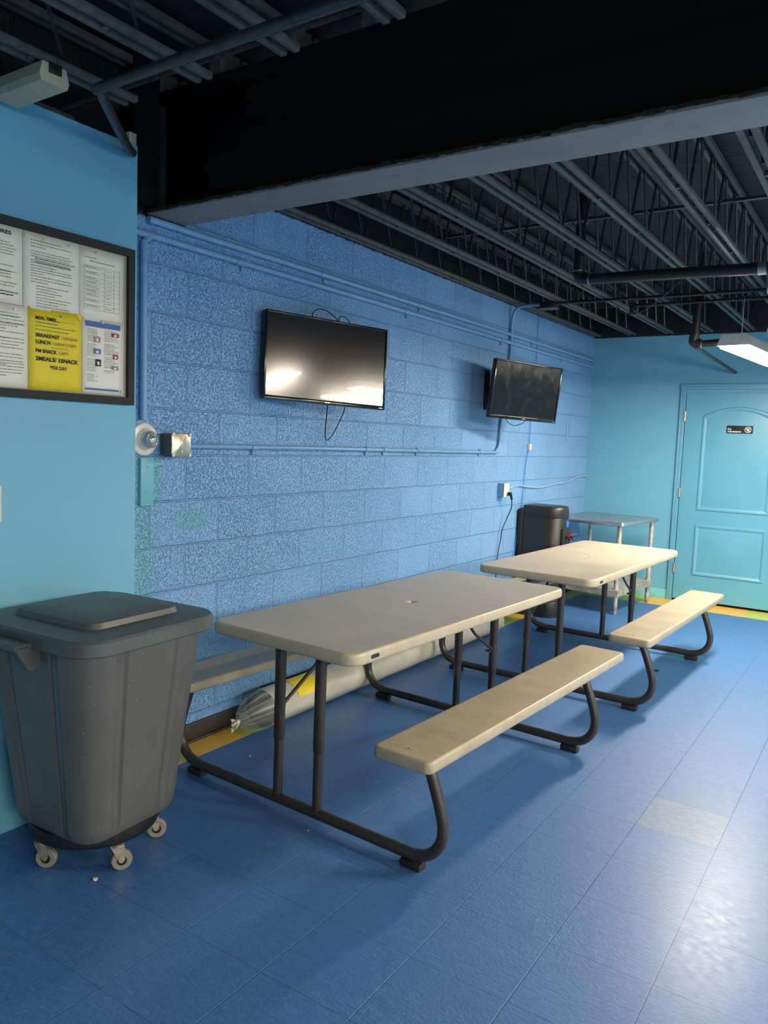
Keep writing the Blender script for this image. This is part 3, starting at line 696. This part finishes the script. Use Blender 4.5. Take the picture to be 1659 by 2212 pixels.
# ------------------------------------------------------------------ notice board and papers
t = thing('notice_board', 'wide notice board with a charcoal frame on the teal partition', 'notice board')
MB().box((.1235, 1.44, 1.856), (.006, 1.13, .56)).build('backing', M['cork'], t, False)
fr = MB(); y0, y1, z0, z1, fw = .85, 2.026, 1.553, 2.152, .029
for (a, b2, c2, d2) in ((y0, y1, z1-fw, z1), (y0, y1, z0, z0+fw), (y1-fw, y1, z0+fw, z1-fw), (y0, y0+fw, z0+fw, z1-fw)):
    fr.box((.131, (a+b2)/2, (c2+d2)/2), (.022, b2-a, d2-c2))
fr.build('frame', M['boardframe'], t, False)
XP = .1272
def sheet(nm, yz, m, lab, cat, x=XP, curl=.0015):
    (ya, yb, za, zb) = yz; b = MB(); n = 6
    for i in range(n):
        for j in range(n): pass
    g0 = []; 
    for i in range(n+1):
        row = []
        for j in range(n+1):
            u, v = i/n, j/n
            row.append(b.bm.verts.new((x+curl*math.sin(u*PI*1.7+j*.6)*(.5+u)*v*(1-v*.2), ya+(yb-ya)*u, za+(zb-za)*v)))
        g0.append(row)
    for i in range(n):
        for j in range(n): b.bm.faces.new((g0[i][j], g0[i+1][j], g0[i+1][j+1], g0[i][j+1]))
    o = b.build(nm, m, None); sm = o.modifiers.new('thick', 'SOLIDIFY'); sm.thickness = .0003; sm.offset = -1
    return ident(o, lab, cat)
def lines(par, ya, yb, rows, m, h=.0028, x=.0025, seed=1, slant=0.0, nm='fine_print'):
    rnd = random.Random(seed); b = MB(); X = XP+x
    for (z, frac) in rows:
        y = ya; end = ya+(yb-ya)*frac
        while y < end-.002:
            wl = rnd.uniform(.006, .020); wl = min(wl, end-y)
            b.box((X, y+wl/2, z-(y-ya)*slant), (.0003, wl, h*rnd.uniform(.7, 1))); y += wl+.0022
    o = b.build(nm, m, par, False); return o
def txt(par, s, y, z, size, m=None, bold=.0, width=None, x=.0028):
    mt = Matrix.Translation((XP+x, y, z)) @ Matrix(((0, 0, 1, 0), (1, 0, 0, 0), (0, 1, 0, 0), (0, 0, 0, 1)))
    return text_mesh('lettering', s, size, m or M['ink'], mt, par, bold, .0002, width)
def pin(y, z, par, m=None, x=.003): MB().lathe((XP+x+.003, y, z), [(.0045, -.003), (.0045, -.001), (.0025, 0), (.003, .003), (.0035, .004)], 12, 'X').build('push_pin', m or M['porcelain'], par)
s1 = sheet('notice_sheet', (1.32, 1.566, 1.868, 2.122), M['paper'], 'white typed notice sheet at the upper left of the board', 'paper')
txt(s1, 'REQUIRES', 1.425, 2.095, .017, bold=.0005, width=.10)
lines(s1, 1.345, 1.545, [(2.068-.0095*i, random.Random(i).choice((1, .95, .6, .9))) for i in range(19) if i not in (6, 9, 13)], M['greyink'], seed=2)
lines(s1, 1.40, 1.55, [(1.905, 1), (1.895, .9), (1.973, .8)], M['ink'], seed=3, nm='printed_text')
pin(1.575, 2.105, s1)
s2 = sheet('notice_sheet', (1.568, 1.786, 1.864, 2.122), M['paper'], 'white typed notice sheet in the top middle of the board', 'paper', XP+.0004)
lines(s2, 1.596, 1.762, [(2.097, .7), (2.086, .95), (2.076, .35), (2.060, .9), (2.051, .98)] + [(2.043, .9), (2.030, .95), (2.021, .95), (2.012, .6), (2.003, .97), (1.994, .97), (1.985, .3), (1.976, .97), (1.966, .97), (1.956, .4)], M['greyink'], seed=4)
lines(s2, 1.612, 1.768, [(2.037, 1), (2.025, .9)], M['ink'], seed=5, nm='printed_text')
lines(s2, 1.616, 1.758, [(1.944-.0098*i, (.9, .55, .7, .5, .95, .85, .6, .9)[i]) for i in range(8)], M['greyink'], seed=6)
pin(1.648, 2.106, s2); pin(1.745, 2.106, s2)
s3 = sheet('notice_sheet', (1.787, 1.982, 1.856, 2.118), M['paper'], 'white sheet with a printed table at the upper right of the board', 'paper', XP+.0002)
lines(s3, 1.808, 1.965, [(2.085, .35)], M['greyink'], seed=7); lines(s3, 1.83, 1.94, [(2.073, 1)], M['greyink'], seed=8, h=.0034)
b = MB(); X = XP+.0025
zs = [2.055, 2.035, 2.015, 2.0, 1.985, 1.970, 1.955, 1.935, 1.915, 1.898]
for z in zs: b.box((X, 1.885, z), (.0003, .155, .0008))
for y in (1.8075, 1.895, 1.938, 1.9625): b.box((X, y, (2.055+1.898)/2), (.0003, .0009, .157))
b.build('printed_table', M['greyink'], s3, False)
lines(s3, 1.814, 1.89, [(z-.008, .8) for z in zs[:-1]] + [(z-.003, .6) for z in zs[:-1]], M['greyink'], seed=9, h=.002)
lines(s3, 1.90, 1.955, [(z-.008, .5) for z in zs[:-1]], M['greyink'], seed=10, h=.002)
pin(1.86, 2.108, s3)
s4 = sheet('notice_sheet', (1.32, 1.584, 1.586, 1.864), M['paper'], 'white typed notice sheet at the lower left of the board', 'paper', XP+.0004)
lines(s4, 1.35, 1.572, [(1.835-.0105*i, random.Random(i+40).choice((1, .97, .7, .9))) for i in range(21) if i not in (7, 12, 15)], M['greyink'], seed=11)
lines(s4, 1.35, 1.572, [(1.826, .95), (1.80, .98), (1.752, 1), (1.675, .98), (1.662, .7)], M['ink'], seed=12, nm='printed_text', h=.002)
pin(1.535, 1.85, s4)
s5 = sheet('meal_notice', (1.585, 1.797, 1.586, 1.870), M['yellow'], 'bright yellow meal times notice pinned in the board centre', 'paper', XP+.0008)
txt(s5, 'MEAL TIMES......', 1.613, 1.830, .0165, bold=.0005, width=.098)
lines(s5, 1.715, 1.775, [(1.832, 1)], M['oliveink'], seed=13, h=.0014)
lines(s5, 1.613, 1.70, [(1.820, 1)], M['oliveink'], seed=14, h=.0045)
lines(s5, 1.613, 1.775, [(1.808, .97), (1.795, .8)], M['oliveink'], seed=15, h=.0040)
txt(s5, 'BREAKFAST', 1.613, 1.770, .0175, bold=.0005, width=.093)
txt(s5, '7:30/9:30AM', 1.713, 1.770, .0155, M['oliveink'], 0, .064)
txt(s5, 'LUNCH', 1.613, 1.747, .0175, bold=.0005, width=.056)
txt(s5, '11:30AM/12:00PM', 1.675, 1.747, .0155, M['oliveink'], 0, .097)
lines(s5, 1.672, 1.742, [(1.737, 1)], M['oliveink'], seed=16, h=.0025)
txt(s5, 'PM SNACK', 1.613, 1.716, .0175, bold=.0005, width=.082)
txt(s5, '3:30PM', 1.702, 1.716, .0155, M['oliveink'], 0, .038)
txt(s5, '2MEALS/ 1SNACK', 1.613, 1.688, .0200, bold=.0006, width=.170)
txt(s5, '*PER DAY', 1.668, 1.661, .0180, bold=.0002, width=.068)
pin(1.712, 1.852, s5, M['tealplate'])
MB().loft([[Vector((XP+.0032, 1.772, 1.869)), Vector((XP+.0032, 1.796, 1.869)), Vector((XP+.0032, 1.796, 1.835))], [Vector((XP+.0040, 1.774, 1.867)), Vector((XP+.0040, 1.795, 1.867)), Vector((XP+.0040, 1.795, 1.839))]]).build('folded_corner', M['yellow'], s5, False)
s6 = sheet('notice_sheet', (1.799, 1.984, 1.588, 1.866), M['paper'], 'white health notice with a blue header at the lower right of the board', 'paper', XP+.0006)
MB().box((X+.0004, 1.890, 1.845), (.0003, .154, .020)).box((X+.0004, 1.886, 1.604), (.0003, .150, .007)).build('blue_band', M['blueink'], s6, False)
lines(s6, 1.820, 1.866, [(1.826-.0062*i, random.Random(i).choice((1, .9, .7))) for i in range(32) if i % 9 != 8], M['greyink'], seed=17, h=.0022)
lines(s6, 1.896, 1.960, [(1.826-.0062*i, random.Random(i+9).choice((1, .9, .7))) for i in range(26) if i % 8 != 7], M['greyink'], seed=18, h=.0022)
for nm, y, z, wy, wz, m in (('picture', 1.944, 1.815, .034, .014, 'redink'), ('picture', 1.864, 1.790, .026, .022, 'pinkink'), ('picture', 1.864, 1.746, .030, .018, 'blueink'), ('picture', 1.946, 1.733, .022, .018, 'redink'), ('picture', 1.868, 1.704, .024, .026, 'ink'), ('picture', 1.944, 1.690, .028, .016, 'pinkink')):
    pb = MB().box((X+.0008, y, z), (.0003, wy, wz))
    po = pb.build(nm, M[m], s6, False)
    MB().box((X+.0011, y, z-.002), (.0002, wy*.4, wz*.5), rotm(.3, 0, 0)).build('picture_detail', M['paper'], po, False)
pin(1.885, 1.855, s6); pin(1.972, 1.602, s6)
# white cover plate at the far left
ident(MB().box((.124, 1.44, 1.186), (.008, .092, .125), bev=.003).build('switch_plate', M['white']), 'white wall plate on the teal partition at the left edge below the board', 'switch plate')

# ------------------------------------------------------------------ televisions
def tvrot(yaw, tilt, roll): return Matrix.Rotation(yaw, 4, 'Z') @ Matrix.Rotation(tilt, 4, 'Y') @ Matrix.Rotation(roll, 4, 'X')
def make_tv(loc, yaw, tilt, roll, w, label, scr, bez):
    h = w*.585
    t = thing('television', label, 'television', loc)
    t.rotation_euler = tvrot(yaw, tilt, roll).to_euler()
    c = MB(); hw, hh = w/2, h/2
    R = lambda i, x, r=.008: [Vector((x, p.x, p.y)) for p in rrect(hw-i, hh-i, r, 4)]
    c.loft([R(.05, -.055), R(.03, -.045), R(.004, -.030), R(0, -.026), R(0, -.003), R(.003, 0)]).build('casing', M['tvframe'], t)
    b = MB(); lo = bez*1.9
    for (cy, cz, sy, sz) in ((0, hh-bez/2, w-.004, bez), (0, -hh+lo/2, w-.004, lo), (-hw+bez/2+.001, 0, bez, h-.004), (hw-bez/2-.001, 0, bez, h-.004)):
        b.box((.003, cy, cz), (.010, sy, sz), bev=.0025)
    b.build('bezel', M['tvframe'], t)
    MB().box((.0022, 0, (lo-bez)/2), (.002, w-2*bez, h-bez-lo)).build('screen', scr, t, False)['label'] = 'switched-off dark glossy screen'
    MB().box((.0086, 0, -hh+lo*.5), (.0008, .034, .005)).box((.0086, hw-.03, -hh+lo*.45), (.0008, .026, .003)).build('badge', M['silver'], t, False)
    return t
tv1 = make_tv((.180, 3.215, 1.841), -.342, -.030, -.026, .745, 'larger black television on the blue wall above the nearest table', M['screen'], .011)
tv2 = make_tv((.345, 5.40, 1.842), -.336, .098, -.021, .719, 'smaller looking black television swung out on a wall arm, nearer the back wall', M['screen2'], .013)
def make_mount(y, label, tvloc, reach):
    t = thing('wall_mount', label, 'wall mount')
    MB().box((.008, y, 1.86), (.016, .06, .30), bev=.004).tube([(.016, y, 1.72), (.016, y, 2.0)], .014, 12).build('wall_plate', M['tvmount'], t)
    MB().tube([(.02, y, 1.86), (reach*.55, y-.05, 1.86), (tvloc[0]-.045, tvloc[1]+.02, tvloc[2])], .014, 10).build('arm', M['tvmount'], t)
    return t
make_mount(3.30, 'black wall mount hidden behind the larger television', (.175, 3.215, 1.841), .16)
make_mount(5.42, 'black articulated wall mount behind the swung-out television', (.345, 5.40, 1.842), .34)
def tv_cord(tv, pts):
    o = MB().tube(pts, .003, 8, smooth=6).build('power_cord', M['blackcord'], tv)
    bpy.context.view_layer.update(); o.matrix_parent_inverse = tv.matrix_world.inverted()
def cord(name, pts, r, m, lab, cat='cable', k=6, group=None): return ident(MB().tube(pts, r, 8, smooth=k).build(name, m), lab, cat, group)
tv_cord(tv1, [(.085, 3.19, 2.04), (.085, 3.20, 2.10), (.09, 3.27, 2.125), (.10, 3.36, 2.10), (.12, 3.40, 2.05)])
tv_cord(tv1, [(.12, 3.375, 2.05), (.115, 3.385, 2.095), (.11, 3.43, 2.11), (.12, 3.47, 2.085), (.13, 3.48, 2.03)])
tv_cord(tv1, [(.10, 3.33, 1.66), (.08, 3.345, 1.58), (.05, 3.375, 1.47), (.04, 3.41, 1.44), (.05, 3.45, 1.48), (.07, 3.50, 1.58), (.09, 3.51, 1.66)])
tv_cord(tv2, [(.19, 5.40, 1.66), (.18, 5.45, 1.622), (.17, 5.60, 1.600), (.17, 5.76, 1.625), (.18, 5.84, 1.67)])

# ------------------------------------------------------------------ conduits and fittings on the block wall
def straps(b, axis_pts, r):
    for p in axis_pts: b.box((p[0]*.5, p[1], p[2]), (p[0]+r*.6, .012, r*2.6), bev=.002)
def conduit(z, y0, lab):
    t = thing('wall_conduit', lab, 'conduit', (0, 0, 0), 0, 'conduits along the top of the blue wall')
    MB().tube([(.018, 2.172, 1.50), (.018, 2.168, z-.10), (.018, 2.175, z-.03), (.018, 2.205, z-.002), (.018, 2.26, z), (.018, 5.0, z+.001), (.018, YB-.02, z)], .0150, 12, smooth=5).build('pipe_run', M['bluepipe'], t) if y0 else MB().tube([(.018, 2.19, z), (.018, 5.0, z+.001), (.018, YB-.02, z)], .0150, 12).build('pipe_run', M['bluepipe'], t)
    b = MB()
    for y in ([2.72, 4.2, 5.6, 6.9] if y0 else [3.35, 4.35, 6.2, 7.3]):
        b.tube([(.018, y-.022, z), (.018, y+.022, z)], .0178, 12).box((.006, y+.03, z-.027), (.012, .014, .022), bev=.002)
    b.build('coupling', M['bluepipe'], t)
conduit(2.262, True, 'blue painted conduit along the top of the block wall, lower of the pair')
conduit(2.325, False, 'blue painted conduit along the top of the block wall, upper of the pair')
t = thing('wall_conduit', 'blue painted conduit running from the metal junction box and up behind the far television', 'conduit')
MB().tube([(.016, 2.375, 1.393), (.016, 3.4, 1.392), (.016, 5.45, 1.386), (.017, 5.60, 1.392), (.018, 5.665, 1.44), (.018, 5.675, 1.54), (.018, 5.70, 1.75), (.018, 5.77, 2.0), (.02, 5.79, 2.2), (.022, 5.785, 2.40), (.04, 5.782, 2.50), (.10, 5.78, 2.54), (.27, 5.78, 2.545)], .0125, 12, smooth=5).build('pipe_run', M['bluepipe'], t)
b = MB()
for y in (2.85, 3.83, 4.02, 4.42, 5.34): b.tube([(.016, y-.02, 1.391), (.016, y+.02, 1.391)], .0155, 12).box((.006, y, 1.368), (.012, .014, .024), bev=.002)
b.build('coupling', M['bluepipe'], t)
t = thing('junction_box', 'square dull metal junction box on the blue wall by the round lamp', 'junction box')
MB().box((.040, 2.325, 1.399), (.074, .100, .096), bev=.004).build('box_body', M['boxside'], t)
b = MB().loft([[Vector((x, 2.325+p.x, 1.399+p.y)) for p in rrect(.054-i, .051-i, .012, 4)] for x, i in ((.077, 0), (.082, 0), (.084, .003))])
cv = b.build('cover', M['steel'], t)
b = MB()
for sy in (-1, 1):
    for sz in (-1, 1): b.lathe((.0845, 2.325+sy*.047, 1.399+sz*.044), [(.008, 0), (.008, .002), (.004, .003)], 12, 'X')
for dz in (-.028, 0, .028): b.lathe((.084, 2.325, 1.399+dz), [(.005, 0), (.005, .002), (.003, .003)], 12, 'X')
b.build('screw', M['white'], cv)
t = thing('wall_lamp', 'round white lampholder with an unlit bulb at the partition edge', 'lamp', (0, 2.187, 1.418))
MB().lathe((0, 0, 0), [(.069, 0), (.070, .006), (.066, .011), (.048, .014), (.042, .022), (.036, .028)], 36, 'X').build('holder', M['porcelain'], t)
b = MB().lathe((0, 0, 0), [(.034, .026), (.037, .036), (.036, .050), (.029, .060), (.027, .057), (.021, .066), (.019, .063), (.010, .069), (.003, .070)], 32, 'X')
b.build('bulb', M['chrome'], t)
ident(MB().box((.008, 2.197, 1.237), (.016, .068, .207), bev=.002).box((.017, 2.195, 1.30), (.002, .006, .006)).box((.017, 2.195, 1.19), (.002, .006, .006)).build('backing_board', M['tealplate']), 'flat teal board fixed to the blue wall under the round lamp', 'board')
# outlet, cables
t = thing('power_outlet', 'white double socket box on the blue wall left of the cooler', 'outlet')
MB().box((.026, 5.765, 1.082), (.052, .085, .11), bev=.003).build('box_body', M['bluepipe'], t)
MB().box((.056, 5.768, 1.082), (.008, .098, .112), bev=.003).build('cover', M['white'], t)
MB().lathe((.060, 5.775, 1.108), [(.016, 0), (.016, .003), (.014, .004)], 18, 'X').lathe((.060, 5.775, 1.056), [(.016, 0), (.016, .003), (.014, .004)], 18, 'X').build('socket', M['porcelain'], t)
t = thing('plug_cord', 'black plug and cord hanging from the double socket', 'cord')
MB().box((.080, 5.78, 1.052), (.035, .026, .030), bev=.006).tube([(.09, 5.785, 1.045), (.092, 5.80, 1.01)], .010, 10).build('plug', M['blackcord'], t)
MB().tube([(.092, 5.80, 1.015), (.08, 5.83, .94), (.05, 5.82, .85), (.03, 5.78, .75), (.025, 5.775, .67), (.02, 5.75, .58), (.02, 5.73, .45), (.02, 5.74, .20), (.025, 5.76, .02)], .0042, 8, smooth=6).build('cord_run', M['blackcord'], t)
cord('wall_cable', [(.03, 5.80, 1.085), (.012, 5.93, 1.090), (.011, 6.10, 1.108), (.011, 6.30, 1.090), (.011, 6.60, 1.078), (.011, 6.95, 1.098), (.011, 7.25, 1.112), (.011, 7.50, 1.145), (.011, 7.70, 1.158), (.011, YB, 1.154)], .0095, M['greyblue'], 'wavy blue painted cable from the socket to the room corner')
t = thing('network_cable', 'thin bright blue cable hanging down the wall behind the cooler', 'cable')
MB().tube([(.012, 6.335, 2.56), (.012, 6.335, 2.15), (.012, 6.29, 1.64), (.012, 6.285, 1.44), (.012, 6.235, 1.30), (.012, 6.21, 1.06), (.012, 6.20, .94), (.012, 6.13, .70), (.012, 6.10, .53), (.012, 6.11, .2), (.017, 6.12, .02)], .003, 8, smooth=5).build('cord_run', M['bluewire'], t)
MB().box((.016, 6.285, 1.435), (.03, .034, .052), bev=.005).build('coupler', M['white'], t)
ident(MB().box((.004, 7.215, 1.60), (.008, .07, .20), bev=.002).build('cover_strip', M['bluepipe']), 'narrow blue painted strip on the block wall near the corner', 'strip')

# ------------------------------------------------------------------ water cooler
t = thing('water_cooler', 'black water cooler with red and blue taps against the blue wall', 'water cooler', (.02, 6.285, 0))
def csec(z, f=1.0, dx=0.0):
    x0, x1 = .035, .375; pts = []
    hw = .150*f; n = 12
    pts = [Vector((x0, -hw, z)), Vector((x0+.12, -hw, z))]
    for k in range(n+1):
        a = -PI/2+PI*k/n
        pts.append(Vector((x0+.18+(x1-x0-.18)*f*max(0, math.cos(a))**.8+dx, hw*math.sin(a), z)))
    pts += [Vector((x0+.12, hw, z)), Vector((x0, hw, z))]
    return pts
b = MB().loft([csec(.0, .93), csec(.03, .97), csec(.13, .97), csec(.14, .94), csec(.15, .97), csec(.17, .94), csec(.18, .98), csec(.30, 1.0), csec(.84, 1.0), csec(.845, .985), csec(.855, 1.01), csec(.915, 1.0), csec(.935, .97), csec(.945, .90), csec(.948, .6)])
cb = b.build('cabinet', M['cooler'], t, angle=35)
MB().box((.017, 0, .46), (.034, .335, .90), bev=.004).build('back_panel', M['cap'], t)
MB().box((.362, 0, .665), (.035, .17, .20), bev=.01).build('tap_recess', M['cap'], cb)
MB().box((.372, 0, .80), (.016, .05, .055), bev=.003).build('badge', M['bluetap'], t)
for y, m in ((-.035, 'redtap'), (.035, 'bluetap')):
    tp = MB().tube([(.37, y, .69), (.41, y, .69), (.425, y, .67)], .010, 10).build('tap', M['cap'], t)
    MB().box((.425, y, .712), (.045, .026, .012), rotm(0, -.3, 0), bev=.004).box((.405, y, .70), (.014, .022, .022), bev=.003).build('lever', M[m], tp)
MB().tube([(.372, -.07, .56), (.372, -.07, .50)], .006, 8).build('drain_clip', M['white'], t)

# ------------------------------------------------------------------ steel work table
t = thing('steel_table', 'stainless steel work table with undershelf in the back corner', 'table', (.06, 6.72, 0), -.10)
W, D, H = .70, .86, .815
MB().loft([rrect(W/2, D/2, .02, 4, H-.035, W/2, D/2-.0), rrect(W/2+.006, D/2+.006, .026, 4, H-.03, W/2, D/2), rrect(W/2+.006, D/2+.006, .026, 4, H-.008, W/2, D/2), rrect(W/2, D/2, .02, 4, H, W/2, D/2)]).build('tabletop', M['stainless'], t)
sh = MB().box((W/2, D/2, .215), (W-.03, D-.03, .012)).box((W/2, .02, .19), (W-.03, .006, .05)).box((W-.02, D/2, .19), (.006, D-.03, .05)).build('undershelf', M['rust'], t, False)
for lx in (.045, W-.045):
    for ly in (.05, D-.05):
        lg = MB().tube([(lx, ly, .07), (lx, ly, H-.03)], .020, 16).tube([(lx, ly, .165), (lx, ly, .24)], .025, 16).build('leg', M['rust'], t)
        MB().tube([(lx, ly, 0), (lx, ly, .012), (lx, ly, .02), (lx, ly, .075)], [.010, .014, .018, .022], 14).build('foot', M['rust'], lg)

# ------------------------------------------------------------------ wrapped roll along the wall
t = thing('wrapped_roll', 'long cream plastic-wrapped roll lying on the floor along the blue wall', 'roll', (0, 0, 0))
A = Vector((.140, 2.82, .098)); B_ = Vector((.160, 5.42, .098)); n = 30
ax = (B_-A)
pts = [A+ax*(k/24) for k in range(25)]
rad = [.094+.0012*math.sin(k*1.7) for k in range(25)]
MB().tube(pts, rad, n).build('roll_body', M['roll'], t)
MB().lathe((0, 0, 0), [(.093, 0), (.093, .003), (.05, .001), (.048, .014), (.02, .014), (.018, .003), (.001, .003)], 28, 'Y').build('roll_end', M['cooler'], t).location = A+Vector((0, -.006, 0))
bag = MB(); knot = Vector((.118, 2.685, .062)); L = []
rnd = random.Random(5); ph = [rnd.uniform(.8, 1.2) for _ in range(40)]
for k in range(9):
    s = k/8; c = A.lerp(knot, s)-Vector((0, 0, 0)); r = .0965*(math.cos(s*PI/2)**.55)*(1-s*.0)+.008
    L.append([Vector((c.x+r*(1+.10*s*(ph[j]-1)*4)*math.cos(2*PI*j/40), c.y, c.z+r*(1+.10*s*(ph[j]-1)*4)*math.sin(2*PI*j/40))) for j in range(40)])
bo = bag.loft(L, False, False).build('plastic_bag', M['bag'], t)
bo['label'] = 'clear crumpled plastic bag end'
kn = MB()
for k in range(9):
    a = rnd.uniform(-1, 1); e = knot+Vector((rnd.uniform(-.03, .02), rnd.uniform(-.055, -.02), rnd.uniform(-.035, .012)))
    q = Vector((rnd.uniform(-.012, .012), 0, rnd.uniform(-.012, .012)))
    kn.loft([[knot+Vector((-.004, 0, 0)), knot+Vector((.004, 0, 0)), knot+Vector((0, 0, .005))], [e-q+Vector((-.009, 0, 0)), e+q, e+Vector((0, 0, .011))]])
kn.build('knot', M['white'], t, False)
cc = A+ax*((3.08-A.y)/ax.y)
lb = MB(); LL_ = []
for j in range(7):
    a = math.radians(18+j*13.5); LL_.append([cc+Vector((.0965*math.cos(a), -.085, .0965*math.sin(a))), cc+Vector((.0965*math.cos(a), .09, .0965*math.sin(a)))])
for P0, P1 in zip(LL_, LL_[1:]):
    lb.bm.faces.new([lb.bm.verts.new(p) for p in (P0[0], P0[1], P1[1], P1[0])])
bmesh.ops.remove_doubles(lb.bm, verts=lb.bm.verts[:], dist=1e-5)
lbo = lb.build('label_sticker', M['yellow'], t); lbo['label'] = 'yellow paper sticker'

# yellow item on the floor past the roll and scraps
ident(MB().loft([rrect(.05, .04, .012, 4, 0.0), rrect(.055, .045, .014, 4, .006), rrect(.04, .035, .012, 4, .020), rrect(.02, .015, .007, 4, .026)]).build('yellow_cloth', M['yellow']), 'small crumpled yellow cloth on the floor beyond the end of the roll', 'cloth').location = (.10, 5.62, 0)
for i, (x, y, s, lab, m) in enumerate(((.624, 1.50, .008, 'tiny pale scrap on the floor in front of the bin castor', 'debris'), (.97, 2.165, .004, 'tiny white crumb on the floor beside the near table frame', 'debris'),
                              (.34, 2.52, .007, 'small pale blue scrap beside the roll end on the floor', 'greyblue'), (1.464, 5.184, .016, 'small dark scrap on the floor by the far bench', 'cap'))):
    rr = random.Random(i); b = MB()
    b.loft([[Vector((s*rr.uniform(.6, 1.2)*math.cos(a), s*rr.uniform(.6, 1.2)*math.sin(a), z*s)) for a in [2*PI*k/7 for k in range(7)]] for z in (0, .35, .5)])
    ident(b.build('floor_scrap', M[m], smooth=False), lab, 'scrap', 'scraps on the floor').location = (x, y, 0)
